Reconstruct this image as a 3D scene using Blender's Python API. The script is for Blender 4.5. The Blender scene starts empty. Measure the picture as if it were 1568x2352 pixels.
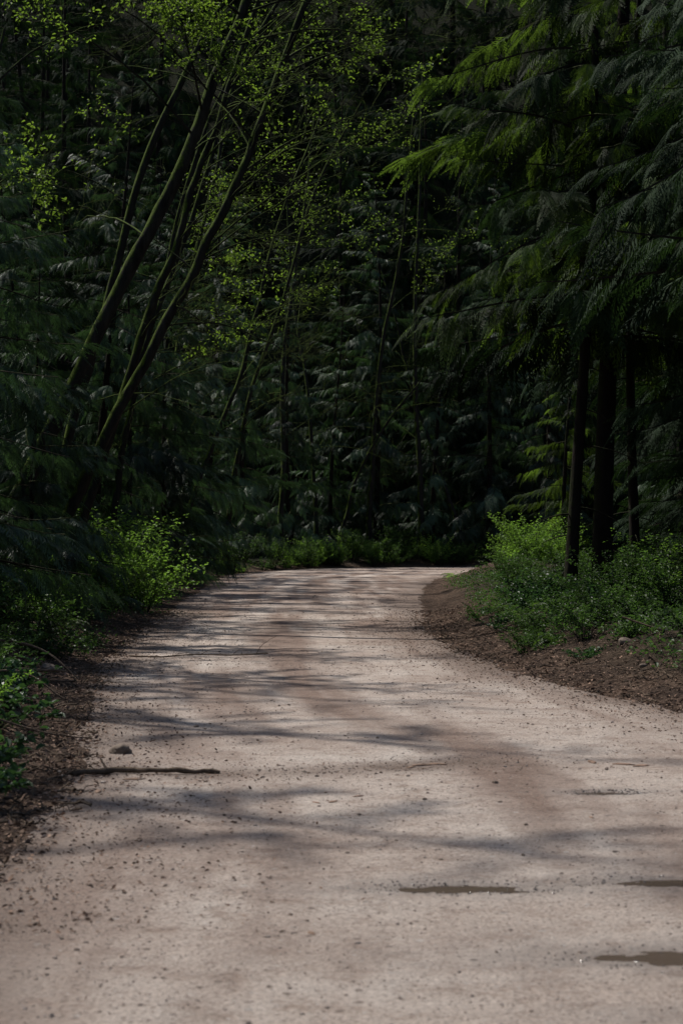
import bpy, math
import numpy as np
from mathutils import Vector
rng = np.random.default_rng(11)
scene = bpy.context.scene
COL = scene.collection
UP = np.array([0., 0., 1.])

# ------------------------------------------------------------------ helpers
def norm(v):
    v = np.asarray(v, float)
    return v / (np.linalg.norm(v, axis=-1, keepdims=True) + 1e-9)

def smooth(a, b, x):
    t = np.clip((x - a) / (b - a), 0, 1)
    return t * t * (3 - 2 * t)

def vnoise(x, y, seed=0):
    x = np.asarray(x, float); y = np.asarray(y, float)
    i = np.floor(x).astype(np.int64); j = np.floor(y).astype(np.int64)
    fx = x - i; fy = y - j
    fx = fx * fx * (3 - 2 * fx); fy = fy * fy * (3 - 2 * fy)
    def h(a, b):
        n = (a * 374761393 + b * 668265263 + seed * 144269504) & 0xffffffff
        n = ((n ^ (n >> 13)) * 1274126177) & 0xffffffff
        n = n ^ (n >> 16)
        return (n & 0xffff) / 65535.0
    return (h(i, j) * (1 - fx) + h(i + 1, j) * fx) * (1 - fy) + (h(i, j + 1) * (1 - fx) + h(i + 1, j + 1) * fx) * fy

def fbm(x, y, seed=0, oct=3):
    s = 0; a = 1; t = 0
    for o in range(oct):
        s = s + a * vnoise(x * 2 ** o, y * 2 ** o, seed + o * 17); t += a; a *= .5
    return s / t - .5

class Acc:
    """collects vertices and faces (3- or 4-gons) with material index"""
    def __init__(s):
        s.v = []; s.f = {3: [], 4: []}; s.m = {3: [], 4: []}; s.n = 0
    def add(s, v, f, mat=0):
        v = np.asarray(v, float).reshape(-1, 3); f = np.asarray(f, np.int64)
        s.v.append(v); k = f.shape[1]
        s.f[k].append(f + s.n); s.m[k].append(np.full(len(f), mat, np.int32)); s.n += len(v)
    def arrays(s):
        return np.concatenate(s.v)
    def mesh(s, name, mats, smooth_shade=False, attrs=None):
        me = bpy.data.meshes.new(name)
        V = np.concatenate(s.v)
        loops = []; starts = []; mi = []; c = 0
        for k in (3, 4):
            if s.f[k]:
                F = np.concatenate(s.f[k]); loops.append(F.ravel())
                starts.append(c + np.arange(len(F)) * k); c += F.size
                mi.append(np.concatenate(s.m[k]))
        loops = np.concatenate(loops); starts = np.concatenate(starts); mi = np.concatenate(mi)
        me.vertices.add(len(V)); me.vertices.foreach_set("co", V.astype(np.float32).ravel())
        me.loops.add(len(loops)); me.loops.foreach_set("vertex_index", loops.astype(np.int32))
        me.polygons.add(len(starts)); me.polygons.foreach_set("loop_start", starts.astype(np.int32))
        for m in mats: me.materials.append(m)
        me.polygons.foreach_set("material_index", mi)
        me.polygons.foreach_set("use_smooth", np.full(len(starts), smooth_shade))
        me.update(calc_edges=True)
        if attrs:
            for an, av in attrs.items():
                a = me.attributes.new(an, 'FLOAT', 'POINT'); a.data.foreach_set("value", np.asarray(av, np.float32))
        return me

def obj(name, me, loc=(0, 0, 0), rot=(0, 0, 0), sc=1.0, **props):
    o = bpy.data.objects.new(name, me)
    o.location = loc; o.rotation_euler = rot
    o.scale = (sc, sc, sc) if np.isscalar(sc) else sc
    COL.objects.link(o)
    for k, v in props.items(): o[k] = v
    return o

def tube(acc, P, R, sides=6, mat=0, bump=0.0, seed=0):
    P = np.asarray(P, float); R = np.asarray(R, float); n = len(P)
    T = np.gradient(P, axis=0); T = norm(T)
    ref = np.array([0.31, 0.95, 0.05]) if abs(T[0][2]) > .5 else UP
    A = norm(np.cross(T, ref)); B = np.cross(T, A)
    th = np.linspace(0, 2 * np.pi, sides, endpoint=False)
    rr = R[:, None] * np.ones((1, sides))
    if bump:
        zz = np.arange(n)[:, None] * .7 + 0 * th[None]
        rr = rr * (1 + bump * 2 * fbm(zz + seed, np.cos(th)[None] * 1.7 + np.sin(th)[None] * 2.3 + 5, seed))
    V = P[:, None, :] + rr[:, :, None] * (np.cos(th)[None, :, None] * A[:, None, :] + np.sin(th)[None, :, None] * B[:, None, :])
    i = np.arange(n - 1)[:, None]; j = np.arange(sides)[None, :]; j2 = (j + 1) % sides
    F = np.stack([i * sides + j, i * sides + j2, (i + 1) * sides + j2, (i + 1) * sides + j], -1).reshape(-1, 4)
    acc.add(V.reshape(-1, 3), F, mat)

def catmull(P, sub):
    P = np.asarray(P, float); out = []
    Q = np.vstack([2 * P[0] - P[1], P, 2 * P[-1] - P[-2]])
    for k in range(1, len(Q) - 2):
        s = sub[k - 1] if hasattr(sub, '__len__') else sub
        t = np.linspace(0, 1, s, endpoint=False)[:, None]
        a, b, c, d = Q[k - 1], Q[k], Q[k + 1], Q[k + 2]
        out.append(.5 * (2 * b + (c - a) * t + (2 * a - 5 * b + 4 * c - d) * t ** 2 + (-a + 3 * b - 3 * c + d) * t ** 3))
    out.append(P[-1][None]); return np.vstack(out)

def leaves(acc, pos, d, nrm, size, mat=0, width=.62, fold=.18):
    """ovate folded leaves : 6 verts / 2 quads each"""
    pos = np.asarray(pos, float); d = norm(d); s = np.cross(d, nrm); s = norm(s); n = np.cross(s, d)
    L = np.asarray(size)[:, None]
    pts = []
    for (a, w, h) in ((0, 0, 0), (.3, .5, fold), (.68, .40, fold * .7), (1, 0, -.1), (.68, -.40, fold * .7), (.3, -.5, fold)):
        pts.append(pos + L * (a * d + w * width * s + h * n))
    V = np.stack(pts, 1).reshape(-1, 3)
    b = np.arange(len(pos))[:, None] * 6
    F = np.concatenate([b + np.array([[0, 1, 2, 3]]), b + np.array([[0, 3, 4, 5]])])
    acc.add(V, F, mat)

def rdir(n):
    return norm(rng.normal(size=(n, 3)))

# ------------------------------------------------------------------ materials
def new_mat(name):
    m = bpy.data.materials.new(name); m.use_nodes = True
    nt = m.node_tree; nt.nodes.clear()
    return m, nt, nt.nodes.new("ShaderNodeOutputMaterial")

def ramp(nt, src, stops):
    r = nt.nodes.new("ShaderNodeValToRGB"); e = r.color_ramp.elements
    e[0].position = stops[0][0]; e[0].color = (*stops[0][1], 1)
    e[1].position = stops[-1][0]; e[1].color = (*stops[-1][1], 1)
    for p, c in stops[1:-1]:
        x = e.new(p); x.color = (*c, 1)
    nt.links.new(src, r.inputs[0]); return r.outputs[0]

def noise(nt, vec, scale, detail=4, rough=.55):
    n = nt.nodes.new("ShaderNodeTexNoise"); n.inputs["Scale"].default_value = scale
    n.inputs["Detail"].default_value = detail; n.inputs["Roughness"].default_value = rough
    nt.links.new(vec, n.inputs["Vector"]); return n.outputs["Fac"]

def mixc(nt, fac, a, b, mode='MIX'):
    m = nt.nodes.new("ShaderNodeMix"); m.data_type = 'RGBA'; m.blend_type = mode
    for i, v in ((0, fac), (6, a), (7, b)):
        if isinstance(v, (int, float)): m.inputs[i].default_value = v
        elif isinstance(v, tuple): m.inputs[i].default_value = (*v, 1)
        else: nt.links.new(v, m.inputs[i])
    return m.outputs[2]

def math_(nt, op, a, b=0.0, clamp=False):
    m = nt.nodes.new("ShaderNodeMath"); m.operation = op; m.use_clamp = clamp
    for i, v in ((0, a), (1, b)):
        if isinstance(v, (int, float)): m.inputs[i].default_value = v
        else: nt.links.new(v, m.inputs[i])
    return m.outputs[0]

def leaf_mat(name, dark, light, trans, tcol, rough=.45, spec=.35, clump=.5, lo=.45, hi=1.25):
    m, nt, out = new_mat(name)
    g = nt.nodes.new("ShaderNodeNewGeometry")
    c1 = ramp(nt, g.outputs["Random Per Island"], [(0, dark), (1, light)])
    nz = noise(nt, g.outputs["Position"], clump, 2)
    sh = ramp(nt, nz, [(.32, (lo, lo, lo * 1.1)), (.68, (hi, hi * .97, hi * .8))])  # noise clumps; on the cedars they paint scattered lit and shaded sprays
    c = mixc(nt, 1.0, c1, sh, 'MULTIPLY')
    p = nt.nodes.new("ShaderNodeBsdfPrincipled"); p.inputs["Roughness"].default_value = rough
    p.inputs["Specular IOR Level"].default_value = spec
    nt.links.new(c, p.inputs["Base Color"])
    t = nt.nodes.new("ShaderNodeBsdfTranslucent")
    tc = mixc(nt, 1.0, sh, tcol, 'MULTIPLY'); nt.links.new(tc, t.inputs["Color"])
    mx = nt.nodes.new("ShaderNodeMixShader"); mx.inputs[0].default_value = trans
    nt.links.new(p.outputs[0], mx.inputs[1]); nt.links.new(t.outputs[0], mx.inputs[2])
    nt.links.new(mx.outputs[0], out.inputs[0]); return m

def bark_mat(name, a, b, moss=None, moss_amt=.5, scale=9):
    m, nt, out = new_mat(name)
    tc = nt.nodes.new("ShaderNodeNewGeometry")
    mp = nt.nodes.new("ShaderNodeMapping"); mp.inputs["Scale"].default_value = (1, 1, .22)
    nt.links.new(tc.outputs["Position"], mp.inputs["Vector"])
    nz = noise(nt, mp.outputs[0], scale, 6, .65)
    c = ramp(nt, nz, [(.3, a), (.7, b)])
    if moss:
        sep = nt.nodes.new("ShaderNodeSeparateXYZ"); nt.links.new(tc.outputs["Normal"], sep.inputs[0])
        n2 = noise(nt, tc.outputs["Position"], 4.0, 5, .65)
        v = math_(nt, 'ADD', math_(nt, 'MULTIPLY', sep.outputs[2], .30), n2)
        v = math_(nt, 'ADD', v, math_(nt, 'MULTIPLY', sep.outputs[0], -.25))
        f = ramp(nt, v, [(.66 - moss_amt * .2, (0, 0, 0)), (.84 - moss_amt * .2, (1, 1, 1))])
        n3 = noise(nt, tc.outputs["Position"], 30, 3)
        mc = ramp(nt, n3, [(.3, tuple(x * .4 for x in moss)), (.7, moss)])
        c = mixc(nt, f, c, mc)
    p = nt.nodes.new("ShaderNodeBsdfPrincipled"); p.inputs["Roughness"].default_value = .9
    p.inputs["Specular IOR Level"].default_value = .1
    nt.links.new(c, p.inputs["Base Color"])
    bp = nt.nodes.new("ShaderNodeBump"); bp.inputs["Strength"].default_value = .9; bp.inputs["Distance"].default_value = .04
    nt.links.new(nz, bp.inputs["Height"]); nt.links.new(bp.outputs[0], p.inputs["Normal"])
    nt.links.new(p.outputs[0], out.inputs[0]); return m

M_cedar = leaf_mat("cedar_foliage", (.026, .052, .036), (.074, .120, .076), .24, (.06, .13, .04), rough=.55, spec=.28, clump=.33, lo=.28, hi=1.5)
M_cedardark = leaf_mat("cedar_foliage_shaded", (.008, .019, .012), (.028, .050, .028), .20, (.030, .065, .016), rough=.7, spec=.05, clump=.25, lo=.2, hi=1.6)  # forest shade put into the colour: darkened copy of the cedar foliage
M_cedarlit = leaf_mat("cedar_foliage_sunlit", (.016, .032, .013), (.050, .082, .032), .38, (.12, .21, .028), rough=.65, spec=.10, clump=.7, lo=.15, hi=1.8)  # sunlight put into the colour: yellow-green copy of the cedar foliage
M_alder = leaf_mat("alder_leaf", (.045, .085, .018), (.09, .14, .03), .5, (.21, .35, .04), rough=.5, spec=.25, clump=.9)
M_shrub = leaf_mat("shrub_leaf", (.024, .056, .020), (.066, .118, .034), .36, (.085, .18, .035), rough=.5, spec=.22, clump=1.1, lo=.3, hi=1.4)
M_bright = leaf_mat("shrub_leaf_sunlit", (.06, .13, .026), (.14, .245, .055), .45, (.21, .40, .05), rough=.5, spec=.25, clump=1.2, lo=.45, hi=1.4)  # lighter leaf colour stands in for sun on shrubs under the trees
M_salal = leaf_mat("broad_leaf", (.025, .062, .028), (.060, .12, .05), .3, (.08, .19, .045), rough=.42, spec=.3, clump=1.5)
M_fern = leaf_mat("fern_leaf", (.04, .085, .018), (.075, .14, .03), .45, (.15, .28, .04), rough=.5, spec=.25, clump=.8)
M_cedarbark = bark_mat("cedar_bark", (.008, .006, .005), (.020, .015, .013), (.022, .028, .008), .1)
M_alderbark = bark_mat("alder_bark", (.008, .008, .007), (.036, .033, .028), (.075, .115, .012), .45)
M_twig = bark_mat("twig_bark", (.014, .011, .009), (.042, .034, .026), (.04, .05, .012), .35, 20)
M_stick = bark_mat("dead_wood", (.05, .036, .026), (.17, .125, .09), None, 0, 14)

def simple_mat(name, a, b, scale=20, rough=.85, spec=.25):
    m, nt, out = new_mat(name)
    g = nt.nodes.new("ShaderNodeNewGeometry")
    c = ramp(nt, g.outputs["Random Per Island"], [(0, a), (1, b)])
    nz = noise(nt, g.outputs["Position"], scale, 4)
    c = mixc(nt, 1.0, c, ramp(nt, nz, [(.3, (.55, .55, .55)), (.7, (1.3, 1.3, 1.3))]), 'MULTIPLY')
    p = nt.nodes.new("ShaderNodeBsdfPrincipled"); p.inputs["Roughness"].default_value = rough
    p.inputs["Specular IOR Level"].default_value = spec
    nt.links.new(c, p.inputs["Base Color"])
    bp = nt.nodes.new("ShaderNodeBump"); bp.inputs["Strength"].default_value = .5; bp.inputs["Distance"].default_value = .01
    nt.links.new(nz, bp.inputs["Height"]); nt.links.new(bp.outputs[0], p.inputs["Normal"])
    nt.links.new(p.outputs[0], out.inputs[0]); return m
M_gravel = simple_mat("gravel_stone", (.10, .070, .052), (.34, .285, .25), 60)
M_wetgravel = simple_mat("wet_stone", (.07, .058, .048), (.16, .14, .12), 60, .14, 1.0)
M_litter = simple_mat("leaf_litter", (.050, .030, .019), (.32, .21, .15), 12)
M_rock = simple_mat("rock_stone", (.11, .082, .060), (.18, .14, .11), 18)

def ground_mat():
    m, nt, out = new_mat("forest_floor")
    g = nt.nodes.new("ShaderNodeNewGeometry"); P = g.outputs["Position"]
    n1 = noise(nt, P, 1.3, 6, .65); n2 = noise(nt, P, 16, 6, .8)
    c = ramp(nt, n2, [(.34, (.022, .014, .010)), (.5, (.115, .076, .056)), (.66, (.33, .24, .185))])
    c2 = ramp(nt, n1, [(.35, (.45, .45, .45)), (.65, (1.15, 1.1, 1.05))])
    c = mixc(nt, 1.0, c, c2, 'MULTIPLY')
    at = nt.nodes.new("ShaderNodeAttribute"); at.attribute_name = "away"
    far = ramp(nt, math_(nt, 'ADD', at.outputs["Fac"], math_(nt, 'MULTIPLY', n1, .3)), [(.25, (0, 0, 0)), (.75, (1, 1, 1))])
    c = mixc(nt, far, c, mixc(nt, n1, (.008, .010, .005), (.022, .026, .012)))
    p = nt.nodes.new("ShaderNodeBsdfPrincipled"); p.inputs["Roughness"].default_value = .95
    p.inputs["Specular IOR Level"].default_value = .1
    nt.links.new(c, p.inputs["Base Color"])
    bp = nt.nodes.new("ShaderNodeBump"); bp.inputs["Strength"].default_value = 1; bp.inputs["Distance"].default_value = .09
    nt.links.new(n2, bp.inputs["Height"]); nt.links.new(bp.outputs[0], p.inputs["Normal"])
    nt.links.new(p.outputs[0], out.inputs[0]); return m

def road_mat():
    m, nt, out = new_mat("gravel_road")
    g = nt.nodes.new("ShaderNodeNewGeometry"); P = g.outputs["Position"]
    big = noise(nt, P, .55, 5, .6); mid = noise(nt, P, 3.5, 8, .78); fine = noise(nt, P, 45, 6, .85)
    c = ramp(nt, big, [(.3, (.335, .265, .222)), (.52, (.445, .378, .330)), (.75, (.52, .470, .425))])
    c = mixc(nt, 1.0, c, ramp(nt, mid, [(.32, (.60, .51, .45)), (.48, (.98, .96, .94)), (.65, (1.14, 1.14, 1.13))]), 'MULTIPLY')
    c = mixc(nt, 1.0, c, ramp(nt, fine, [(.34, (.36, .31, .28)), (.5, (1, 1, 1)), (.68, (1.35, 1.35, 1.35))]), 'MULTIPLY')
    la = nt.nodes.new("ShaderNodeAttribute"); la.attribute_name = "lane"
    c = mixc(nt, 1.0, c, ramp(nt, la.outputs["Fac"], [(.22, (.56, .46, .41)), (.7, (1.16, 1.16, 1.16))]), 'MULTIPLY')
    for sc, th, lo in ((16, .88, .20), (38, .74, .22), (90, .66, .25)):
        vo = nt.nodes.new("ShaderNodeTexVoronoi"); vo.inputs["Scale"].default_value = sc; nt.links.new(P, vo.inputs["Vector"])
        sepc = nt.nodes.new("ShaderNodeSeparateColor"); nt.links.new(vo.outputs["Color"], sepc.inputs[0])
        pick = ramp(nt, sepc.outputs[0], [(th, (0, 0, 0)), (th + .06, (1, 1, 1))])
        disc = ramp(nt, vo.outputs["Distance"], [(lo, (1, 1, 1)), (lo + .14, (0, 0, 0))])
        pk = mixc(nt, 1.0, pick, disc, 'MULTIPLY')
        pc = ramp(nt, sepc.outputs[1], [(0, (.10, .07, .05)), (.7, (.22, .17, .14)), (1, (.58, .54, .50))])
        c = mixc(nt, pk, c, pc)
    at = nt.nodes.new("ShaderNodeAttribute"); at.attribute_name = "edge"
    e = math_(nt, 'ADD', at.outputs["Fac"], math_(nt, 'MULTIPLY', math_(nt, 'SUBTRACT', mid, .5), 1.8))
    e = math_(nt, 'ADD', e, math_(nt, 'MULTIPLY', math_(nt, 'SUBTRACT', fine, .5), 1.4))
    ef = ramp(nt, e, [(.25, (0, 0, 0)), (1.0, (1, 1, 1))])
    lit = ramp(nt, fine, [(.34, (.050, .033, .024)), (.5, (.155, .104, .076)), (.66, (.30, .225, .18))])
    c = mixc(nt, ef, c, lit)
    wt = nt.nodes.new("ShaderNodeAttribute"); wt.attribute_name = "wet"
    w = math_(nt, 'MULTIPLY', wt.outputs["Fac"], math_(nt, 'ADD', mid, .5), True)
    c = mixc(nt, math_(nt, 'MULTIPLY', w, .5), c, (.20, .175, .16))
    p = nt.nodes.new("ShaderNodeBsdfPrincipled")
    nt.links.new(c, p.inputs["Base Color"])
    nt.links.new(math_(nt, 'SUBTRACT', .85, math_(nt, 'MULTIPLY', w, .66)), p.inputs["Roughness"])
    p.inputs["Specular IOR Level"].default_value = .5
    b1 = nt.nodes.new("ShaderNodeBump"); b1.inputs["Strength"].default_value = .8; b1.inputs["Distance"].default_value = .016
    nt.links.new(fine, b1.inputs["Height"])
    b2 = nt.nodes.new("ShaderNodeBump"); b2.inputs["Strength"].default_value = .75; b2.inputs["Distance"].default_value = .09
    nt.links.new(mid, b2.inputs["Height"]); nt.links.new(b1.outputs[0], b2.inputs["Normal"])
    nt.links.new(b2.outputs[0], p.inputs["Normal"])
    nt.links.new(p.outputs[0], out.inputs[0]); return m

def water_mat():
    m, nt, out = new_mat("muddy_water")
    g = nt.nodes.new("ShaderNodeNewGeometry")
    p = nt.nodes.new("ShaderNodeBsdfPrincipled"); p.inputs["Base Color"].default_value = (.095, .072, .056, 1)
    p.inputs["Roughness"].default_value = .05; p.inputs["IOR"].default_value = 1.33
    nz = noise(nt, g.outputs["Position"], 14, 2)
    bp = nt.nodes.new("ShaderNodeBump"); bp.inputs["Strength"].default_value = .15; bp.inputs["Distance"].default_value = .01
    nt.links.new(nz, bp.inputs["Height"]); nt.links.new(bp.outputs[0], p.inputs["Normal"])
    nt.links.new(p.outputs[0], out.inputs[0]); return m
M_ground = ground_mat(); M_road = road_mat(); M_water = water_mat()

# ------------------------------------------------------------------ terrain
pairs = [((-2.1, -10), (7, -10)), ((-1.85, 0), (6, 0)), ((-1.75, 6), (5.2, 6)), ((-1.7, 10), (4.5, 10)), ((-1.75, 13), (3.9, 13)),
         ((-2.3, 18), (3.1, 18)), ((-2.7, 22), (2.2, 22)), ((-3.05, 27), (1.7, 27)), ((-3.3, 33), (1.45, 33)), ((-3.5, 41), (1.65, 41)),
         ((-3.8, 49), (1.9, 49)), ((-4.1, 60), (2.5, 60)), ((-4.4, 72), (3.4, 72)), ((-4.3, 82), (5.0, 79)), ((-3.0, 90), (6.5, 83.5)),
         ((0, 95.5), (8.5, 86.5)), ((6, 98.5), (12, 88.5)), ((14, 99.5), (18, 89.5)), ((30, 100), (30, 90)), ((70, 100), (70, 90)), ((140, 100), (140, 90))]
Lp = np.array([p[0] for p in pairs], float); Rp = np.array([p[1] for p in pairs], float)
Lc = catmull(Lp, 5); Rc = catmull(Rp, 5)
polyg = np.vstack([Lc, Rc[::-1]])

def sdist(x, y):
    """signed distance to the road outline, negative on the road"""
    x = np.asarray(x, float); y = np.asarray(y, float)
    best = np.full(x.shape, 1e9); inside = np.zeros(x.shape, bool)
    n = len(polyg)
    for k in range(n):
        ax, ay = polyg[k]; bx, by = polyg[(k + 1) % n]
        dx, dy = bx - ax, by - ay
        t = np.clip(((x - ax) * dx + (y - ay) * dy) / (dx * dx + dy * dy + 1e-12), 0, 1)
        d = (x - ax - t * dx) ** 2 + (y - ay - t * dy) ** 2
        best = np.minimum(best, d)
        if ay != by:
            c = ((ay > y) != (by > y)) & (x < (bx - ax) * (y - ay) / (by - ay) + ax)
            inside ^= c
    best = np.sqrt(best)
    return np.where(inside, -best, best)

puddles = [(.53, 9.0, .24, .06), (1.80, 9.15, .44, .06), (1.46, 7.58, .38, .085), (1.64, 12.3, .12, .05)]
def und(x, y):
    return .06 * fbm(x / 5.0, y / 5.0, 3, 2) + .022 * fbm(x / .9, y / 1.4, 9, 3)

def road_z(x, y):
    z = und(x, y)
    wet = np.zeros_like(z)
    for (cx, cy, rx, ry) in puddles:
        a = ((x - cx) / (rx * 1.25)) ** 2 + ((y - cy) / (ry * 1.6)) ** 2
        a = a * (1 + 2.0 * fbm(x * 9, y * 16, 21, 4))
        w = np.exp(-a * .9)
        w2 = np.exp(-(((x - cx) / (rx * 1.7)) ** 2 + ((y - cy) / (ry * 4)) ** 2))
        c0 = und(np.array(cx), np.array(cy))
        z = z * (1 - w2) + c0 * w2 - .030 * w + .012 * w2 * fbm(x * 22, y * 22, 12, 2)
        wet = np.maximum(wet, np.exp(-a * .22))
    return z, wet

def ground_z(x, y, sd=None):
    if sd is None: sd = sdist(x, y)
    z = und(x, y) - .07 * (1 - smooth(-.6, 0.0, sd)) + .05 * fbm(x * 1.7, y * 1.7, 5, 3) * smooth(-.2, .3, sd)
    z = z + .38 * smooth(.15, 2.0, sd) + .22 * fbm(x / 1.3, y / 1.3, 31, 4) * smooth(.2, 1.5, sd) + .5 * fbm(x / 6, y / 6, 41, 3) * smooth(2, 8, sd)
    z = z + .10 * fbm(x * 4, y * 4, 91, 3) * smooth(.0, .5, sd)
    z = z + .30 * np.exp(-((x - 6.3) / 1.6) ** 2 - ((y - 70) / 4.0) ** 2) * smooth(.3, 1.5, sd)
    k = smooth(3, 18, sd)
    z = z + k * (.45 * np.clip(-x - 16, 0, 90) + .35 * np.clip(x - 30, 0, 90) * (np.abs(y - 95) > 12))
    z = z + smooth(0, 1, (y - 108) / 12) * np.clip(1.15 * (y - 110), 0, 85)
    return z

def axis(segs):
    out = []
    for a, b, s in segs: out.append(np.arange(a, b, s))
    return np.concatenate(out + [[segs[-1][1]]])
gx = axis([(-300, -80, 20), (-80, -20, 3), (-20, -9, .6), (-9, 8, .11), (8, 20, .6), (20, 80, 3), (80, 300, 20)])
gy = axis([(-120, -10, 10), (-10, 5, 1), (5, 38, .12), (38, 112, .45), (112, 200, 3), (200, 420, 20)])
X, Y = np.meshgrid(gx, gy); sd = sdist(X, Y)
Z = ground_z(X, Y, sd)
def gridmesh(name, X, Y, Z, mat, attrs):
    r, c = X.shape; a = Acc()
    i = np.arange(r - 1)[:, None]; j = np.arange(c - 1)[None]
    F = np.stack([i * c + j, i * c + j + 1, (i + 1) * c + j + 1, (i + 1) * c + j], -1).reshape(-1, 4)
    a.add(np.stack([X, Y, Z], -1).reshape(-1, 3), F)
    return a.mesh(name, [mat], True, {k: v.ravel() for k, v in attrs.items()})
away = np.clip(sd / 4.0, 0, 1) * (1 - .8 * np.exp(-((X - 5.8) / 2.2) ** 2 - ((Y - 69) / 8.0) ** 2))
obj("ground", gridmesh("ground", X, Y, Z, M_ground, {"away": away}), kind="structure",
    label="brown forest floor covered in needles and litter", category="ground")

segL = np.linalg.norm(Lp[1:] - Lp[:-1], axis=1)
midy = (Lp[1:, 1] + Lp[:-1, 1]) / 2
sub = [int(max(3, l / (.03 if 4 < m < 15.5 else .12 if m < 40 else .35))) for l, m in zip(segL, midy)]
sub[-1] = 30; sub[-2] = 30
A = catmull(Lp, sub); B = catmull(Rp, sub)
dirv = norm(B - A); A2 = A - dirv * .30; B2 = B + dirv * .30
u = np.linspace(0, 1, 210)[None, :]
X = A2[:, :1] * (1 - u) + B2[:, :1] * u; Y = A2[:, 1:] * (1 - u) + B2[:, 1:] * u
Z, wet = road_z(X, Y); sdr = sdist(X, Y); Z = Z - .03 * smooth(.0, .3, sdr)
wE = np.where(u < .5, 1.2, 1.25) * np.ones_like(X) + .25 * ((u > .5) & (Y > 30))
edge = smooth(-wE, .1, sdr + 1.0 * fbm(X / 1.1, Y / 2.2, 77, 4))
strip = np.exp(-((Y - 13.5 - .3 * np.sin(X * 1.3)) / .38) ** 2) * smooth(2.2, .8, np.abs(X - .1)) * (.40 + .7 * vnoise(X * 2.2, Y * 2, 15))
wetzone = .6 * smooth(.2, 1.4, X) * smooth(-.03, .22, fbm(X / 1.1, Y / .6, 55, 3)) * smooth(14, 8, Y)
across = u * np.linalg.norm(B2 - A2, axis=1)[:, None]
cen = np.linalg.norm(B2 - A2, axis=1)[:, None] * .5 + .15 * np.sin(Y / 6)
trk = np.zeros_like(X)
for o_ in (-.85, .80): trk = trk + np.exp(-((across - cen - o_) / .30) ** 4)
trk = trk - .6 * np.exp(-((across - cen) / .30) ** 2)
lane = .50 + .8 * fbm(across * 1.6, Y / 7, 33, 3) + .45 * fbm(across * 6, Y / 3, 34, 2) + .24 * trk * (.5 + vnoise(X * .7, Y * .25, 71)) - .08 * smooth(16, 45, Y)
obj("road", gridmesh("road", X, Y, Z, M_road, {"edge": np.maximum(edge, strip), "wet": np.maximum(wet, wetzone), "lane": lane}), kind="structure",
    label="pale gravel forest road curving between the trees", category="road")

for (cx, cy, rx, ry) in puddles:
    a = Acc(); n = 40; th = np.linspace(0, 2 * np.pi, n, endpoint=False)
    z0 = float(und(np.array(cx), np.array(cy))) - .0125
    V = [(0, 0, 0)] + [(rx * 1.5 * math.cos(t), ry * 2.4 * math.sin(t), 0) for t in th]
    a.add(V, [(0, 1 + i, 1 + (i + 1) % n) for i in range(n)])
    obj("puddle", a.mesh("puddle", [M_water]), loc=(cx, cy, z0), kind="structure", label="shallow muddy rain puddle in the gravel road", category="puddle")

# ------------------------------------------------------------------ conifers
def spray(n=13, L=.55, w=.20, lw=.016):
    V = []
    def dia(b, t, wd):
        b = np.array(b); t = np.array(t); d = t - b; s = norm(np.cross(d, UP)) * wd
        V.append(np.array([b, b + .4 * d + s, t, b + .4 * d - s]))
    dia((0, 0, 0), (L, 0, -.16), .010)
    for i in range(n):
        t = (i + .7) / n; x = L * t; l = w * (.35 + .65 * math.sin(math.pi * min(1, t * .85 + .22))) * (1.15 - .6 * t)
        for s in (-1, 1):
            a0 = .62 + .12 * math.sin(i * 7.1 + s)
            ca, sa = math.cos(a0), math.sin(a0) * s
            b = np.array([x, 0, -.16 * t * t]); e = b + np.array([ca * l, sa * l, -.40 * l])
            dia(b, e, lw * .5)
            for q in ((.5,) if i % 2 else (.35, .7)):
                m = b + (e - b) * q; l2 = l * .42; an = a0 * s + (.6 if i % 2 else -.6) * s
                dia(m, m + np.array([math.cos(an) * l2, math.sin(an) * l2, -.5 * l2]), lw * .45)
    return np.array(V)
SPR = [spray(13), spray(11, .45, .18, .018), spray(15, .7, .18, .016)]

def rotm(yaw, pitch, roll):
    cy, sy = math.cos(yaw), math.sin(yaw); cp, sp = math.cos(pitch), math.sin(pitch); cr, sr = math.cos(roll), math.sin(roll)
    Rz = np.array([[cy, -sy, 0], [sy, cy, 0], [0, 0, 1]]); Ry = np.array([[cp, 0, -sp], [0, 1, 0], [sp, 0, cp]]); Rx = np.array([[1, 0, 0], [0, cr, -sr], [0, sr, cr]])
    return Rz @ Ry @ Rx

def bough(L, droop, nspr, seed):
    r = np.random.default_rng(seed); Q = []; n = 9
    s = np.linspace(0, 1, n)
    P = np.stack([L * s * (1 - .06 * s), .12 * L * np.sin(s * 3 + r.uniform(0, 6)) * s, L * (.10 * s - droop * s ** 2 + .45 * droop * s ** 4)], 1)
    for i in range(nspr):
        t = .10 + .90 * (i / (nspr - 1)) ** .9
        p = np.array([np.interp(t, s, P[:, k]) for k in range(3)])
        side = 1 if i % 2 else -1
        yaw = side * (r.uniform(.15, 1.3) * (1.0 - .6 * t)); pitch = -r.uniform(.30, 1.35) * (1.1 - .45 * t); roll = side * r.uniform(-.6, 1.1)
        sc = (1.25 - .45 * t) * r.uniform(.6, 1.3)
        S = SPR[r.integers(3)] * sc * min(1.15, .45 + L / 4)
        Q.append(S @ rotm(yaw, pitch, roll).T + p)
    a = Acc(); tube(a, P, np.linspace(.024, .004, n) * L / 3 + .002, 3)
    tv = a.arrays(); tf = a.f[4][0]
    return np.concatenate(Q), tv, tf
BOUGH = [bough(3.0, d, ns, 100 + i) for i, (d, ns) in enumerate([(.22, 36), (.32, 34), (.42, 36), (.15, 32), (.5, 34)])]

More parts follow.
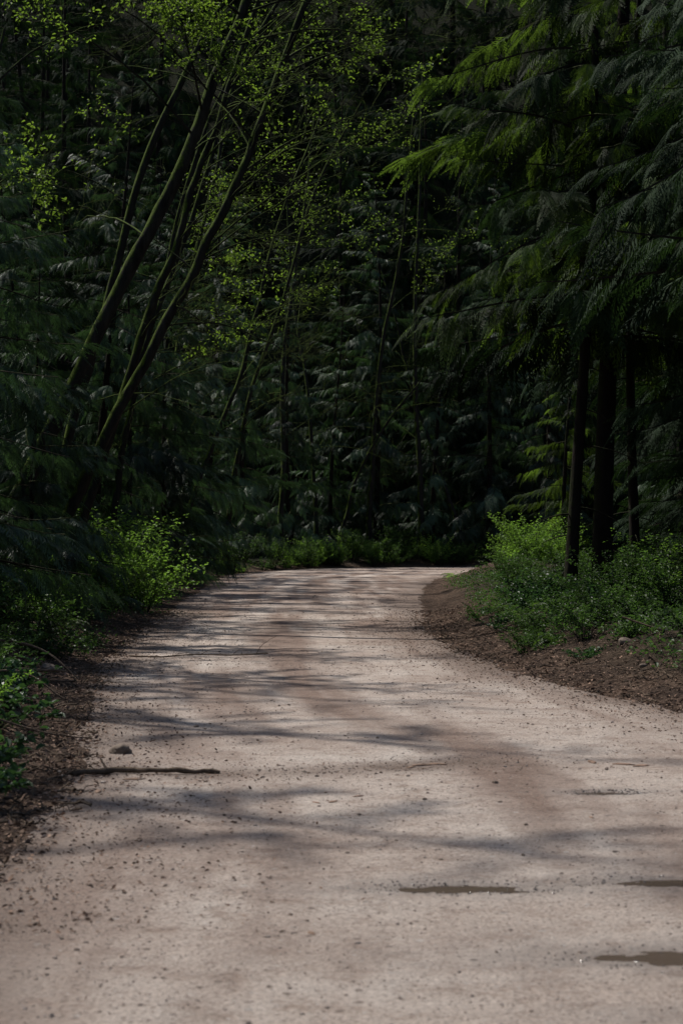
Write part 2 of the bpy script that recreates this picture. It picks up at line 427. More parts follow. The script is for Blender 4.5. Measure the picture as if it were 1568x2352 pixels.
def cedar_meshes(H, base, seed, r0, dens=5.0, reach=3.3, skirt=0, mat=None, var=.6):
    r = np.random.default_rng(seed)
    acc = Acc(); n = int((H - base) * dens); ph = r.uniform(0, 6)
    zs = [base + (H - base) * (i + r.uniform(0, 1)) / n for i in range(n)] + [base + r.uniform(0, 4.5) for _ in range(skirt)]
    for i, z in enumerate(zs):
        t = (z - base) / (H - base)
        L = reach * (1 - t) ** .75 * r.uniform(.45, 1.25) + .35
        az = ph + i * 2.399 + r.normal() * var
        Q, tv, tf = BOUGH[r.integers(5)]
        sc = L / 3.0; R = rotm(az, r.uniform(-.35, .15) + .35 * t ** 2, r.uniform(-.3, .3)) * sc
        if sc < .5: Q = Q[::2]
        V = Q.reshape(-1, 3) @ R.T; V[:, 2] += z
        acc.add(V, np.arange(len(V)).reshape(-1, 4), 0)
        V = tv @ R.T; V[:, 2] += z; acc.add(V, tf, 1)
    crown = acc.mesh("crown", [mat or M_cedar, M_twig])
    acc = Acc(); s = np.linspace(0, 1, 26); zz = H * s
    P = np.stack([.22 * np.sin(zz * .25 + ph), .18 * np.cos(zz * .2), zz - .25], 1)
    P[:, :2] -= P[0, :2]
    R = r0 * (1 - .93 * s) + r0 * .7 * np.exp(-zz / .45)
    tube(acc, P, R, 14, 0, .12, seed)
    for k in range(12):
        z = r.uniform(1.2, max(2, base + 1)); az = r.uniform(0, 6.28); l = r.uniform(.3, 1.3)
        q = np.linspace(0, 1, 5); p0 = np.array([np.interp(z, zz, P[:, 0]), np.interp(z, zz, P[:, 1]), z])
        PP = p0 + np.stack([np.cos(az) * l * q, np.sin(az) * l * q, -.3 * l * q ** 2], 1)
        tube(acc, PP, np.linspace(.018, .004, 5), 4)
    trunk = acc.mesh("trunk", [M_cedarbark], True)
    return trunk, crown
low = [cedar_meshes(18, .6, 1, .18, 5.0, 3.3), cedar_meshes(23, 1.0, 2, .20, 4.8, 3.8), cedar_meshes(12, .5, 3, .10, 7.5, 2.7), cedar_meshes(13, .8, 7, .12, 5, 2.5, 0, M_cedarlit)]
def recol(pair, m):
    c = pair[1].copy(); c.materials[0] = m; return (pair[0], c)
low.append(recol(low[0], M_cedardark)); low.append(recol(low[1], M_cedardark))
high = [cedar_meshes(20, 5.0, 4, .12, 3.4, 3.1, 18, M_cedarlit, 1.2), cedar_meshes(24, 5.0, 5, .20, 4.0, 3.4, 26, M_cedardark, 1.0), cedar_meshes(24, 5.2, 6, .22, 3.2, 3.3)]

def ptz(x, y): return float(ground_z(np.array([x]), np.array([y]))[0])
def plant_tree(name, parts, x, y, rz, sc, label, cat, group, tilt=0.0):
    e = obj(name, None, (x, y, ptz(x, y) - .04), (rng.normal() * tilt, rng.normal() * tilt, rz), sc); e.empty_display_size = .3
    e["label"] = label; e["category"] = cat; e["group"] = group
    for nm, me in parts:
        c = bpy.data.objects.new(nm, me); COL.objects.link(c); c.parent = e
    return e
GC = "western cedars lining the forest road"
def cedar(kind, i, x, y, sc=1.0, rz=None, label=None):
    t, c = kind[i]
    plant_tree("cedar_tree", [("trunk", t), ("crown", c)], x, y, rng.uniform(0, 6.28) if rz is None else rz, sc,
               label or ("dark green cedar with drooping boughs beside the gravel road" if kind is low else "tall cedar with bare dark lower trunk above the verge"), "tree", GC, .035 if kind is low else .006)
# right side, bare trunks by the verge
cedar(high, 0, 4.05, 35.6, 1.0, 0.3, "slim cedar with bare dark trunk standing on the verge")
cedar(high, 1, 4.85, 37.2, 1.0, 1.3, "thick dark-trunked cedar standing close beside a slimmer one")
cedar(high, 0, 5.75, 38.8, .9, 2.3)
cedar(high, 0, 6.9, 34.0, 1.0, 4.0)
for x, y, i, s in [(6.4, 27.5, 1, .90), (7.2, 31, 1, .9), (8.1, 43, 1, .95), (8.7, 50, 1, 1.0), (9.8, 57, 1, 1.05), (11, 64, 1, 1), (13, 71, 1, 1), (13, 50, 1, 1.1), (14, 62, 1, 1.1)]:
    cedar(high, i, x, y, s)
for x, y, i, s in [(7.9, 35, 4, .9), (10, 46, 5, .9), (11.5, 54, 4, 1), (13.5, 66, 4, 1), (15, 77, 1, 1), (17, 84, 0, .8), (21, 80, 1, 1), (7.9, 29.5, 4, .8), (8.4, 40, 4, .9), (9.8, 52, 4, .9), (8.9, 47, 4, .8)]:
    cedar(low, i, x, y, s)
cedar(low, 3, 9.0, 80.8, .95, None, "sunlit pale green young cedar at the inside of the bend")
# left side
for x, y, i, s in [(-6.0, 25.6, 2, .95), (-5.6, 30.0, 2, .92), (-5.2, 33.0, 2, .55), (-5.5, 35.4, 2, .7), (-7.4, 37, 2, .9), (-9.2, 41, 5, .9), (-6.3, 50, 0, .75), (-8.3, 55, 5, .85), (-5.9, 55, 2, .95), (-5.5, 62, 2, 1.0),
                   (-8.0, 61, 5, .9), (-6.0, 67.5, 0, .8), (-8.2, 74, 5, 1), (-5.8, 76, 0, .75), (-6.0, 87, 1, .85), (-4.6, 93.5, 0, .95), (-2.4, 98, 0, .9), (-11.5, 50, 5, .9), (-12, 58, 5, 1), (-12, 70, 5, 1), (-11.5, 85, 5, 1.1), (-13, 40, 4, .9), (-7.4, 46.5, 4, .75)]:
    cedar(low, i, x, y, s)
# left side nearer the camera
for x, y, i, s in [(-10.0, 18.0, 2, .85), (-9.2, 22.5, 2, .8), (-11.5, 28, 1, .85)]:
    cedar(high, i, x, y, s)
# wall beyond the bend
for x, y, i, s in [(-.6, 101.6, 0, .8), (1.8, 102.6, 1, .9), (4.6, 102.6, 0, .9), (7.6, 103.0, 1, .9), (10.5, 103, 0, 1.0), (15.5, 105, 5, 1.2), (21, 105, 5, 1.2), (26, 106, 5, 1.2), (0.6, 108, 5, 1.2), (6.6, 108.5, 5, 1.2), (12, 108, 5, 1.2)]:
    cedar(low, i, x, y, s)
for k in range(48):
    row = k // 12; y = 113 + row * 9 + rng.uniform(-2, 2); x = -27 + (k % 12) * 5.2 + rng.uniform(-1.8, 1.8)
    cedar(low, 4 if rng.uniform() < .5 else 5, x, y, rng.uniform(1.05, 1.4), None, "dark green cedar on the wooded hillside above the road")

# ------------------------------------------------------------------ alders
def twigs(wood, leaf, p0, d0, L, r0, level, leafsize, nleaf, spread=.6):
    n = 6; P = [np.array(p0, float)]; d = norm(d0)
    for k in range(n):
        d = norm(d + rng.normal(size=3) * .2 + np.array([0, 0, .03])); P.append(P[-1] + d * L / n)
    P = np.array(P); tube(wood, P, np.linspace(r0, max(.003, r0 * .3), n + 1), 5 if level > 1 else 3, 0)
    if level > 0:
        for k in range(4):
            t = rng.uniform(.25, 1); p = np.array([np.interp(t * n, np.arange(n + 1), P[:, c]) for c in range(3)])
            dd = norm(d + rdir(1)[0] * spread * 1.6 * np.array([1, 1, .6]))
            twigs(wood, leaf, p, dd, L * rng.uniform(.4, .65), r0 * .45, level - 1, leafsize, nleaf, spread)
    if level <= 1 and nleaf:
        m = nleaf; t = rng.uniform(.15, 1, m) * n; p = np.stack([np.interp(t, np.arange(n + 1), P[:, c]) for c in range(3)], 1)
        leaves(leaf, p + rng.normal(size=(m, 3)) * .025, norm(d) + rdir(m) * 1.1 - np.array([0, 0, .15]), norm(UP + rng.normal(size=(m, 3)) * .45), rng.uniform(.6, 1.25, m) * leafsize)

def limb(wood, leaf, p0, tgt, r0, ntw, leafsize=.07, nleaf=8, Ltw=1.3, sag=.08, start=.35, flat=.45):
    p0 = np.array(p0, float); tgt = np.array(tgt, float); D = np.linalg.norm(tgt - p0); n = 14; s = np.linspace(0, 1, n)[:, None]
    P = p0 + (tgt - p0) * s + UP * (4 * sag * D * s * (1 - s)) + np.cumsum(rng.normal(size=(n, 3)) * .03 * D / 3, 0) * s
    tube(wood, P, np.linspace(r0, .006, n), 6, 0, .1, 3)
    for k in range(ntw):
        t = rng.uniform(start, 1) ** .8; i = t * (n - 1); p = np.array([np.interp(i, np.arange(n), P[:, c]) for c in range(3)])
        d = norm(tgt - p0) + rdir(1)[0] * np.array([1, 1, flat]) * 1.2
        twigs(wood, leaf, p, d, Ltw * rng.uniform(.5, 1.1), r0 * .28, 1, leafsize, nleaf)

def alder(path, r0, limbs, label, leafsize=.065, auto=8, autoleaf=2):
    wood = Acc(); leaf = Acc()
    path = np.array(path, float); P = catmull(path, 7); n = len(P)
    wob = np.linspace(0, 30, n)
    P = P + np.stack([.22 * fbm(wob * .3 + r0 * 900, wob * 0, 4, 3), .15 * fbm(wob * .35, wob * 0 + 3 + r0 * 500, 5, 3), np.zeros(n)], 1)
    tube(wood, P, np.linspace(r0, r0 * .35, n) + r0 * .5 * np.exp(-np.arange(n) / 1.5), 12, 0, .22, int(r0 * 1000))
    for (t, tgt, rr, ntw, nl) in limbs:
        i = int(t * (n - 1)); limb(wood, leaf, P[i], tgt, rr, ntw, leafsize, nl)
    for k in range(auto):
        t = rng.uniform(.3, 1); i = int(t * (n - 1)); az = rng.uniform(-3.14, 3.14) if rng.uniform() < .4 else rng.uniform(-1.2, 1.2)
        tg = P[i] + np.array([math.cos(az), math.sin(az), rng.uniform(-.25, .75)]) * rng.uniform(1.3, 4.2)
        limb(wood, leaf, P[i], tg, .018, 7, leafsize, autoleaf if t > .6 else 0, 1.2)
    o = np.array(path[0])
    wood.v = [v - o for v in wood.v]; leaf.v = [v - o for v in leaf.v]
    parts = [("trunk", wood.mesh("trunk", [M_alderbark], True))]
    if leaf.v: parts.append(("crown", leaf.mesh("crown", [M_alder])))
    return plant_tree("alder_tree", parts, path[0][0], path[0][1], 0, 1.0, label, "tree", "leaning mossy alders"), parts

alder([(-6.4, 34, .3), (-5.25, 34, 2.8), (-4.14, 34, 5.1), (-3.20, 34, 6.9), (-2.55, 34, 8.4), (-2.05, 34, 9.7), (-1.46, 34, 11.1), (-.7, 34.3, 12.9), (0, 34.5, 15)], .145,
      [(.55, (-2.6, 32, 9.7), .026, 15, 15), (.62, (-2.0, 32, 8.9), .024, 10, 13), (.7, (-3.2, 31.5, 10.3), .026, 13, 14), (.5, (-4.9, 31, 9.9), .024, 8, 8), (.85, (.6, 36, 13.4), .028, 9, 5), (.75, (-1.2, 33, 11.2), .022, 10, 12), (.7, (1.2, 35, 11.0), .026, 8, 0)],
      "leaning alder with thick mossy trunk arching over the road", auto=14, autoleaf=0)
alder([(-5.7, 36, .3), (-5.0, 36, 1.8), (-4.28, 36, 3.3), (-3.65, 36, 4.6), (-3.0, 36, 5.8), (-2.4, 36, 6.95), (-1.88, 36, 8.05), (-1.4, 36, 9.15), (-.93, 36, 10.3), (-.5, 36, 11.4), (.2, 36.5, 13.4), (.9, 37, 15.5)], .115,
      [(.42, (-2.2, 38.5, 6.5), .016, 8, 10), (.36, (-2.4, 38.5, 5.3), .015, 7, 9), (.8, (1.0, 40, 13.0), .026, 16, 13), (.72, (1.1, 42, 11.3), .024, 13, 11), (.85, (.3, 38, 12.4), .022, 12, 11), (.55, (1.3, 38, 9.6), .024, 8, 0)],
      "leaning alder with a bright mossy edge along its trunk", auto=14, autoleaf=0)
alder([(-5.4, 38, .3), (-4.85, 38, 2), (-4.3, 38, 3.8), (-3.75, 38, 5.6), (-3.25, 38, 7.0), (-2.8, 38, 8.3), (-2.3, 38, 9.7), (-1.83, 38, 11), (-1.1, 38, 13.4)], .105,
      [(.8, (0, 40, 12.6), .025, 12, 9)], "dark leaning alder behind its mossy neighbours", auto=12, autoleaf=0)
alder([(-6.6, 41, .3), (-5.9, 41, 2.4), (-5.2, 41, 5.0), (-4.4, 41, 8.0), (-3.4, 41, 10.8), (-2.0, 41, 13.2), (-.4, 41, 15.6)], .12, [(.8, (1.6, 42, 14.2), .03, 12, 9)],
      "dark leaning alder behind its mossy neighbours", auto=12, autoleaf=2)
alder([(-7.6, 29.5, .4), (-7.1, 29.5, 3), (-6.3, 29.6, 5.4), (-5.6, 29.7, 7.2), (-5.0, 29.8, 9.2)], .06,
      [(.62, (-4.4, 28.5, 6.8), .02, 9, 12), (.9, (-3.8, 30, 9.4), .022, 6, 6)], "slender alder at the forest edge with pale spring leaves", auto=3)
alder([(-.3, 100.2, .2), (.2, 100.2, 2.3), (.9, 100.2, 4.6), (2.4, 100.2, 7.3), (4.0, 100.2, 9.4), (5.2, 100.2, 12)], .11, [], "thin mossy alder leaning out over the bend", auto=8, autoleaf=0)
alder([(4.1, 101, .2), (3.9, 101, 6), (3.7, 101, 12), (3.9, 101, 18), (4.2, 101, 25)], .15, [], "upright pale-barked alder beyond the bend", auto=8, autoleaf=1)
tmpl = []
for kk, (pth, r) in enumerate([([(0, 0, 0), (.4, 0, 3), (1.1, 0, 6.2), (2.3, .2, 9.5), (3.4, .2, 13), (5.2, 0, 16)], .10),
                               ([(0, 0, 0), (.3, 0, 4), (.6, .2, 8), (1.6, .2, 12), (2.4, 0, 17)], .11),
                               ([(0, 0, 0), (1.1, 0, 3), (2.4, 0, 6.2), (3.2, .1, 9.5), (4.6, .2, 13)], .08)]):
    pos = [(-5.9, 49.5), (-6.2, 60), (-6.8, 46.5)][kk]
    P2 = [(p[0] + pos[0], p[1] + pos[1], p[2] + .3) for p in pth]
    e, parts = alder(P2, r, [], "leaning moss-streaked alder among dark cedars", auto=13, autoleaf=3, leafsize=.08); tmpl.append(parts)
for x, y, i, s, rz in [(-6.4, 73, 1, 1.2, .5), (-5.2, 88, 0, 1.25, -.4), (-3.0, 96, 1, 1.3, 1.0), (1.3, 100.5, 1, 1.3, -.8), (6.5, 101, 2, 1.4, 2.6), (-5.9, 66, 2, 1.2, .3), (-1.2, 99.8, 1, 1.1, 2.2)]:
    plant_tree("alder_tree", tmpl[i], x, y, rz, s, "leaning moss-streaked alder among dark cedars", "tree", "leaning mossy alders")

# ------------------------------------------------------------------ shrubs, ferns
def shrub_mesh(h, rad, nst, leafsize, nl, mat, seed):
    acc = Acc(); r = np.random.default_rng(seed)
    for k in range(nst):
        az = r.uniform(0, 6.28); l = h * r.uniform(.35, 1.25); o = r.uniform(.2, 1.2) * rad; q = np.linspace(0, 1, 7)[:, None]
        dirx = np.array([math.cos(az), math.sin(az), 0])
        P = dirx * (.1 * rad + o * q ** 1.5) + UP * l * q * (1 - .22 * q) + r.normal(size=(7, 3)) * .02 * q
        tube(acc, P, np.linspace(.008, .002, 7), 3, 1)
        t = r.uniform(.2, 1, nl) ** .7; pp = np.stack([np.interp(t, q[:, 0], P[:, c]) for c in range(3)], 1)
        off = rdir(nl) * r.uniform(.02, .14, (nl, 1)) * h * .5
        leaves(acc, pp + off, rdir(nl) * np.array([1, 1, .4]) + off * 3, norm(UP + r.normal(size=(nl, 3)) * .4), r.uniform(.6, 1.3, nl) * leafsize, 0)
    return acc.mesh("shrub", [mat, M_twig])
SH = [shrub_mesh(1.5, .9, 28, .07, 40, M_shrub, 1), shrub_mesh(1.0, .85, 24, .065, 34, M_shrub, 2), shrub_mesh(.6, .65, 20, .065, 28, M_shrub, 3), shrub_mesh(.36, .45, 14, .075, 16, M_salal, 4),
      shrub_mesh(1.7, .95, 26, .07, 36, M_bright, 5), shrub_mesh(.9, .9, 22, .065, 34, M_bright, 6), shrub_mesh(.8, .7, 14, .10, 20, M_salal, 8)]
def fern_mesh(nf, L, seed, mat=None):
    acc = Acc(); r = np.random.default_rng(seed)
    for k in range(nf):
        az = k * 2.4 + r.uniform(-.3, .3); l = L * r.uniform(.7, 1.1); q = np.linspace(0, 1, 18)
        up = r.uniform(.55, .9)
        P = np.stack([np.cos(az) * l * q * .75, np.sin(az) * l * q * .75, l * (up * q - .75 * q ** 2.2)], 1)
        tube(acc, P[::3], np.linspace(.005, .002, 6), 3, 0)
        T = norm(np.gradient(P, axis=0)); S = norm(np.cross(T, UP)); w = .16 * l * np.sin(np.pi * np.clip(q * .85 + .12, 0, 1))
        for s in (-1, 1):
            leaves(acc, P[1:], (s * S + .35 * T - .15 * UP)[1:], np.tile(UP, (17, 1)), w[1:], 0, .28, .03)
    return acc.mesh("fern", [mat or M_fern])
FE = [fern_mesh(14, .75, 5), fern_mesh(10, .55, 6), fern_mesh(10, .6, 7, M_bright)]
GS = "leafy shrubs along the road verge"
def shrub(i, x, y, s=1.0, label=None):
    nm = "low_plant" if i in (3, 6) else "shrub"
    obj(nm, SH[i], (x, y, ptz(x, y) - .03), (0, 0, rng.uniform(0, 6.28)), s * rng.uniform(.85, 1.15), group="broad-leaved low plants" if nm == "low_plant" else GS,
        label=label or ("low plant with glossy broad leaves on the verge" if nm == "low_plant" else "leafy green shrub growing on the road verge"), category="plant" if nm == "low_plant" else "shrub")
def fern(i, x, y, s=1.0, label="green fern growing on the road verge"):
    obj("fern", FE[i], (x, y, ptz(x, y) - .02), (0, 0, rng.uniform(0, 6.28)), s * rng.uniform(.85, 1.15), group="ferns on the verge", label=label, category="fern")
Lx = lambda y: float(np.interp(y, Lc[:60, 1], Lc[:60, 0])); Rx = lambda y: float(np.interp(y, Rc[:60, 1], Rc[:60, 0]))
for k in range(18):
    shrub(4 if k < 9 else 5, -4.05 - rng.uniform(0, 1.4), 39 + rng.uniform(0, 7), 1.0, "bright green leafy shrub spilling toward the gravel")
for k in range(34):
    y = 24 + 22 * rng.uniform() ** .9; x = Lx(y) - .7 - 1.9 * rng.uniform()
    shrub([1, 2, 6, 5, 2][k % 5], x, y, .9)
for k in range(30):
    y = rng.uniform(46, 90); shrub(int(rng.integers(0, 3)), Lx(y) - 1.0 - 2.0 * rng.uniform(), y, 1.1)
for k in range(72):
    x = rng.uniform(-5.5, 12); y = float(np.interp(x, Lc[64:, 0], Lc[64:, 1])) + .6 + 2.0 * rng.uniform(); shrub([0, 1, 5, 0, 5, 4][int(rng.integers(0, 6))], x, y, rng.uniform(.7, 1.25))
for k in range(20):
    shrub(4 if rng.uniform() < .6 else 5, rng.uniform(6.5, 8.8), rng.uniform(74.5, 80), 1.1, "sunlit bright green shrub at the inside of the bend")
for k in range(80):
    y = rng.uniform(22.8, 36); o = rng.uniform() ** 1.1; x = Rx(y) + .45 + .35 * (y > 27) + 3.2 * o; shrub([2, 3, 6, 3, 2, 1][k % 6], x, y, .45 + .5 * o)
for x, y, i, s in [(4.5, 31.5, 0, .8), (5.2, 33, 4, .75), (4.9, 29.5, 0, .75), (5.6, 31, 0, .9), (3.5, 33.8, 1, .6), (4.5, 34.0, 0, .6), (5.4, 35, 0, .9), (3.1, 35.3, 6, .8)]:
    shrub(i, x, y, s)
for k in range(18):
    y = rng.uniform(40, 60); shrub(int(rng.integers(1, 3)), Rx(y) + 2.0 + 2.4 * rng.uniform(), y, .85)
for x, y, s in [(-2.75, 15.6, 1), (-2.95, 16.4, 1.1), (-2.3, 12.2, .8), (-2.15, 11.8, .75), (-2.45, 12.7, .9), (-3.1, 17.6, 1), (-2.35, 11.2, .8), (-3.3, 18.6, 1),
                (-2.35, 12.9, .8), (-2.25, 11.5, .9), (-2.85, 17.0, .8), (-3.2, 19.6, 1)]:
    shrub(3, x, y, s)
for x, y, i, s in [(-3.3, 17.2, 2, .5), (-3.5, 18.8, 2, .6), (-3.6, 20.5, 2, .7), (-3.9, 22.5, 2, .8), (-2.95, 16.0, 5, .5), (-4.0, 21.5, 2, .8), (-3.5, 24.3, 2, .8), (-3.9, 25.2, 1, .7), (-3.0, 16.8, 5, .4)]:
    shrub(i, x, y, s)
fern(2, 4.05, 72.5, 1.2, "small bright green fern at the edge of the gravel")
for k in range(34):
    if k % 2: y = rng.uniform(24, 50); fern(k % 2, Lx(y) - .8 - 1.6 * rng.uniform(), y)
    else: y = rng.uniform(24, 36); fern(0, Rx(y) + 1.1 + 2.4 * rng.uniform(), y, .8)

# low ground cover between the shrubs
acc = Acc()
n = 8500; y = 15 + 77 * rng.uniform(size=n) ** 1.35; side = rng.uniform(size=n) < .5
lx = np.interp(y, Lc[:60, 1], Lc[:60, 0]); rx = np.interp(y, Rc[:60, 1], Rc[:60, 0])
off = .25 + 3.6 * rng.uniform(size=n) ** 1.1
x = np.where(side, lx - off, rx + off)
keep = (fbm(x * .9, y * .6, 8, 3) > -.02 - .05 * (off > 1)) & ((y > 22.3) | (off > 1.0)) & ~((~side) & (y > 60) & (off < 2.8)) & ~((~side) & (off < .6 + .7 * vnoise(x * .8, y * .5, 19)))
x = x[keep]; y = y[keep]; z = ground_z(x, y); m = len(x); K = 9
pos = np.repeat(np.stack([x, y, z], 1), K, 0) + rng.normal(size=(m * K, 3)) * np.array([.12, .12, .0]); pos[:, 2] += rng.uniform(.02, .26, m * K)
leaves(acc, pos, rdir(m * K) * np.array([1, 1, .5]), norm(UP + rng.normal(size=(m * K, 3)) * .4), rng.uniform(.025, .075, m * K))
obj("ground_cover_plants", acc.mesh("ground_cover_plants", [M_shrub]), kind="stuff", label="low leafy green undergrowth carpeting the road verges", category="undergrowth")

# ------------------------------------------------------------------ litter, gravel
ico = np.array([(0, 0, 1), (.894, 0, .447), (.276, .851, .447), (-.724, .526, .447), (-.724, -.526, .447), (.276, -.851, .447),
                (.724, .526, -.447), (-.276, .851, -.447), (-.894, 0, -.447), (-.276, -.851, -.447), (.724, -.526, -.447), (0, 0, -1)])
icf = np.array([(0, 1, 2), (0, 2, 3), (0, 3, 4), (0, 4, 5), (0, 5, 1), (1, 6, 2), (2, 7, 3), (3, 8, 4), (4, 9, 5), (5, 10, 1), (2, 6, 7), (3, 7, 8), (4, 8, 9), (5, 9, 10), (1, 10, 6), (6, 11, 7), (7, 11, 8), (8, 11, 9), (9, 11, 10), (10, 11, 6)])
def stones(acc, x, y, size, mat=0):
    n = len(x); z = road_z(x, y)[0]
    V = ico[None] * (1 + .25 * rng.normal(size=(n, 12, 1))) * size[:, None, None] * np.stack([rng.uniform(.8, 1.3, n), rng.uniform(.8, 1.3, n), rng.uniform(.5, .8, n)], 1)[:, None, :]
    V = V + np.stack([x, y, z + size * .15], 1)[:, None]
    F = (icf[None] + np.arange(n)[:, None, None] * 12).reshape(-1, 3); acc.add(V.reshape(-1, 3), F, mat)
acc = Acc(); n = 46000
y = 5.5 + 50 * rng.uniform(size=n) ** 1.8; f = rng.uniform(-.02, 1.02, n)
lx = np.interp(y, Lc[:60, 1], Lc[:60, 0]); rx = np.interp(y, Rc[:60, 1], Rc[:60, 0]); x = lx + (rx - lx) * f
keep = (fbm(x * 1.2, y * .9, 61, 4) + .30 * (np.abs(f - .5) > .40) > .05 + .20 * rng.uniform(-1, 1, n)); x = x[keep]; y = y[keep]; n = len(x)
stones(acc, x, y, np.clip(np.exp(rng.normal(-5.85, .5, n)), .0015, .017) * (1 + y * .018))
nb = 450; xb = rng.normal(.3, .9, nb); stones(acc, xb, 13.5 + .3 * np.sin(xb * 1.3) + rng.normal(0, .28, nb), np.clip(np.exp(rng.normal(-5.3, .5, nb)), .002, .016))
for (cx, cy, rx_, ry_) in puddles:
    n = 260; th = rng.uniform(0, 6.28, n); rr = rng.normal(1.5, .45, n)
    stones(acc, cx + rx_ * rr * np.cos(th), cy + ry_ * 1.5 * rr * np.sin(th), rng.uniform(.002, .007, n), 1)
obj("gravel", acc.mesh("gravel", [M_gravel, M_wetgravel]), kind="stuff", label="loose brown and grey gravel scattered over the road", category="gravel")

acc = Acc(); n = 46000
y = 8 + 34 * rng.uniform(size=n) ** 1.3; side = rng.uniform(size=n) < .5
lx = np.interp(y, Lc[:60, 1], Lc[:60, 0]); rx = np.interp(y, Rc[:60, 1], Rc[:60, 0]); off = rng.normal(.45, .8, n)
x = np.where(side, lx - off, rx + off)
nb = 700; xb = rng.normal(-.1, 1.0, nb); yb = 13.5 + .3 * np.sin(xb * 1.3) + rng.normal(0, .26, nb); x = np.concatenate([x, xb]); y = np.concatenate([y, yb])
sz = np.concatenate([rng.uniform(.012, .055, n), rng.uniform(.010, .035, nb)])
nb = 700; x = np.concatenate([x, rng.uniform(-1.7, 3, nb)]); y = np.concatenate([y, rng.uniform(6, 30, nb)]); n = len(x); sz = np.concatenate([sz, rng.uniform(.008, .022, nb)])
sdv = sdist(x, y); z = np.where(sdv < -.05, road_z(x, y)[0], np.maximum(ground_z(x, y, sdv), road_z(x, y)[0] - .03 * smooth(0, .3, sdv) - (sdv > .3)))
sz = np.where(sdv < -.2, sz * .6, sz)
pos = np.stack([x, y, z + .006], 1)
leaves(acc, pos, rdir(n) * np.array([1, 1, .3]), norm(UP + rng.normal(size=(n, 3)) * .5), sz, 0, .5, .1)
obj("leaf_litter", acc.mesh("leaf_litter", [M_litter]), kind="stuff", label="dry brown leaves and bark scraps along the road edge", category="litter")

acc = Acc()
for k in range(1900):
    y = 9 + 26 * rng.uniform() ** 1.2; s = rng.uniform() < .65; o = rng.uniform(-.1, 2.2)
    x = Lx(y) - o if s else Rx(y) + o
    z = max(ptz(x, y), float(und(np.array(x), np.array(y))) if o < .3 else -9); az = rng.uniform(0, 3.14); l = rng.uniform(.08, .6) * (1 if o > .3 else .5); q = np.linspace(-.5, .5, 6)[:, None]
    P = np.array([x, y, z + .015]) + l * q * np.array([math.cos(az), math.sin(az), rng.uniform(-.1, .32) * (o > .2)]) + rng.normal(size=(6, 3)) * .014
    tube(acc, P, np.linspace(.008, .003, 6) * rng.uniform(.4, 1.4), 4)
obj("twig_litter", acc.mesh("twig_litter", [M_stick]), kind="stuff", label="small dead twigs scattered on the verges", category="twigs")

# individual sticks, rocks and bark pieces
def stick(pts, r, label, name="fallen_stick", side=()):
    acc = Acc(); P = catmull(np.array(pts, float), 6); n = len(P); P = P + rng.normal(size=P.shape) * r * .18
    tube(acc, P, r * np.linspace(1, .65, n) * (1 + .12 * rng.normal(size=n)), 8, 0, .2, 7)
    for (t, d, l, rr) in side:
        p = P[int(t * (n - 1))]; q = np.linspace(0, 1, 8)[:, None]; d = np.array(d, float)
        tube(acc, p + d * l * q + np.array([.5, .3, -.5]) * l * q ** 2 * .6 + np.cumsum(rng.normal(size=(8, 3)), 0) * .035 * l * q, np.linspace(rr, rr * .4, 8), 5)
    o = P[0].copy(); acc.v = [v - o for v in acc.v]
    return obj(name, acc.mesh(name, [M_stick], True), loc=o, label=label, category="stick")
stick([(-1.80, 13.1, .035), (-1.5, 13.25, .04), (-1.15, 13.2, .04), (-.80, 13.25, .025)], .022, "brown broken branch lying on the gravel edge", side=[(.3, (-.5, .7, .5), .2, .01)])
stick([(-2.75, 25.9, .03), (-2.3, 25.7, .03), (-1.9, 25.85, .05), (-1.4, 25.7, .05), (-.95, 25.8, .07)], .010, "thin dark fallen branch with upright twigs on the gravel", "fallen_branch",
      side=[(.55, (.7, .3, .5), .3, .005), (.75, (.6, 0, .7), .22, .004), (.95, (.5, .1, .9), .35, .005), (.35, (.8, .2, .3), .25, .004), (.15, (.8, -.3, .1), .3, .004)])
stick([(3.35, 23.8, .62), (3.7, 23.6, .5), (4.1, 23.4, .38), (4.5, 23.4, .33)], .012, "pale bare stick caught in the verge plants")
stick([(-3.6, 19.5, .35), (-3.1, 19.3, .3), (-2.7, 19.6, .26)], .018, "dark dead stick lying across the littered bank")
stick([(-3.4, 18.0, .3), (-2.95, 18.2, .36), (-2.5, 18.0, .12)], .012, "dark dead stick lying across the littered bank")
stick([(-3.9, 21.5, .5), (-3.3, 21.8, .36), (-2.8, 21.3, .06)], .016, "dark dead stick lying across the littered bank")
stick([(-2.6, 14.8, .25), (-2.2, 14.9, .12), (-1.9, 15.2, .05)], .009, "thin dry stick on the littered bank")
stick([(-4.5, 27.5, .5), (-3.9, 27.1, .3), (-3.2, 27.4, .07)], .02, "dark dead branch lying beside the road")
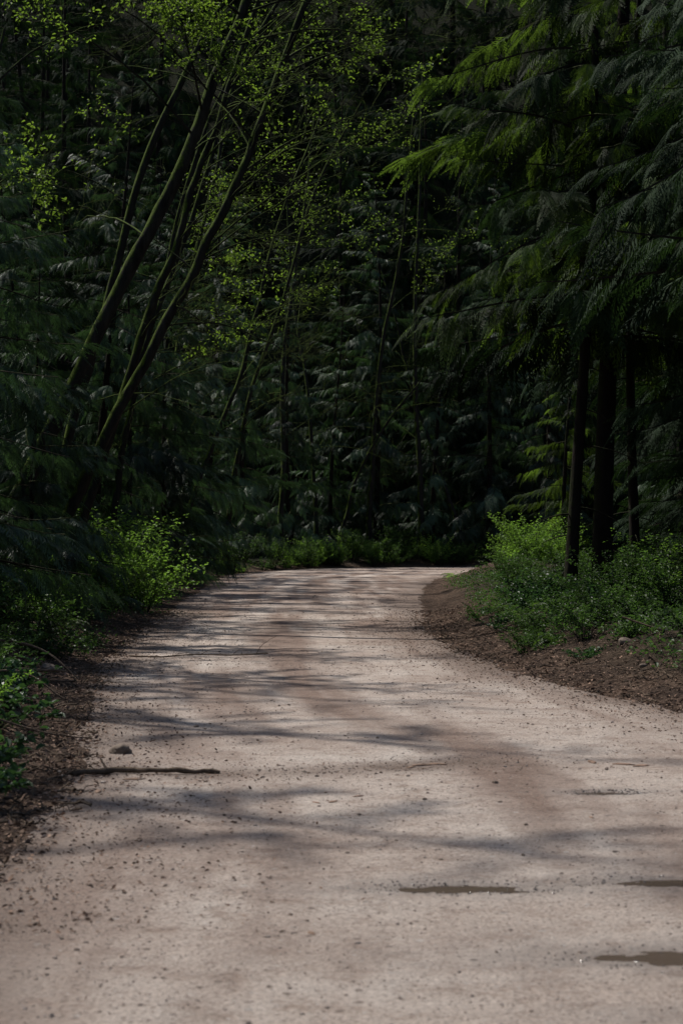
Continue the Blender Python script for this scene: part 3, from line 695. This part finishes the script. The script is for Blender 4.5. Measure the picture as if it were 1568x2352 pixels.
def rock(x, y, s, label, sq=(1.2, .9, .7), mat=M_rock, name="rock"):
    acc = Acc(); V = ico.copy(); F = icf.copy()
    for it in range(3):
        e = {}; NF = []; V = list(V)
        def mid(a, b):
            k = (min(a, b), max(a, b))
            if k not in e: e[k] = len(V); V.append(norm((V[a] + V[b]) / 2))
            return e[k]
        for a, b, c in F:
            ab, bc, ca = mid(a, b), mid(b, c), mid(c, a); NF += [(a, ab, ca), (b, bc, ab), (c, ca, bc), (ab, bc, ca)]
        V = np.array(V); F = np.array(NF)
    k = rng.uniform(0, 50)
    r = 1 + .7 * fbm(V[:, 0] * 1.2 + k, V[:, 1] * 1.2 + V[:, 2] * 1.7, 5, 3)
    V = V * r[:, None] * s * np.array(sq); acc.add(V, F)
    sdv = float(sdist(np.array([x]), np.array([y]))[0]); zz = ptz(x, y) if sdv > 0 else float(road_z(np.array([x]), np.array([y]))[0][0])
    obj(name, acc.mesh(name, [mat], True), (x, y, zz + s * sq[2] * .3), (0, 0, rng.uniform(0, 6)), 1, label=label, category="rock" if name == "rock" else "bark")
rock(-1.60, 14.5, .065, "rounded brown rock at the edge of the gravel", (1.25, .9, .8))
for x, y, s in [(3.35, 23.6, .08), (-2.0, 12.5, .03), (-3.3, 22.5, .10), (.98, 12.75, .018), (.50, 12.0, .014), (-1.62, 9.55, .016), (.10, 11.3, .012), (-1.2, 16.5, .02), (-.5, 19, .016), (.28, 15.5, .014), (.9, 9.9, .011), (3.3, 21.8, .04)]:
    rock(x, y, s, "small grey-brown stone on the gravel road" if s < .035 else "brown stone half sunk in the verge")
for x, y, s in [(.55, 13.72, .045), (.66, 13.78, .04), (.47, 13.6, .03), (.10, 12.15, .025), (1.75, 13.95, .05), (1.95, 13.8, .045), (2.05, 13.7, .04), (-.05, 11.9, .03), (-.12, 8.0, .022), (-1.35, 12.9, .04), (-1.5, 12.3, .04), (1.4, 11.2, .02), (-.15, 11.85, .025), (1.2, 6.1, .02)]:
    rock(x, y, s, "flat reddish-brown bark chip lying on the gravel", (1.6, .5, .22), M_litter, "bark_chip")

# ------------------------------------------------------------------ light, sky, camera
sun_dir = norm(np.array([-.62, .46, .98]))
sd_ = bpy.data.lights.new("sun", 'SUN'); sd_.energy = 5.0; sd_.angle = math.radians(.7); sd_.color = (1, .95, .88)
so = bpy.data.objects.new("sun", sd_); COL.objects.link(so)
so.rotation_euler = Vector(tuple(sun_dir)).to_track_quat('Z', 'Y').to_euler()
w = bpy.data.worlds.new("World"); scene.world = w; w.use_nodes = True
nt = w.node_tree; bg = nt.nodes["Background"]; sky = nt.nodes.new("ShaderNodeTexSky"); sky.sky_type = 'NISHITA'; sky.sun_disc = False
sky.sun_elevation = math.asin(sun_dir[2]); sky.sun_rotation = math.atan2(sun_dir[0], sun_dir[1])
nt.links.new(sky.outputs[0], bg.inputs[0]); bg.inputs[1].default_value = .085
scene.view_settings.view_transform = 'Standard'; scene.view_settings.look = 'None'; scene.view_settings.exposure = 0
cam = bpy.data.cameras.new("camera"); co = bpy.data.objects.new("camera", cam); COL.objects.link(co); scene.camera = co
co.location = (0, 0, 1.6); co.rotation_euler = (math.radians(90.66), 0, 0)
cam.sensor_fit = 'VERTICAL'; cam.sensor_height = 36; cam.sensor_width = 24; cam.lens = 70; cam.clip_end = 2000
cam.dof.use_dof = True; cam.dof.focus_distance = 32; cam.dof.aperture_fstop = 5.0
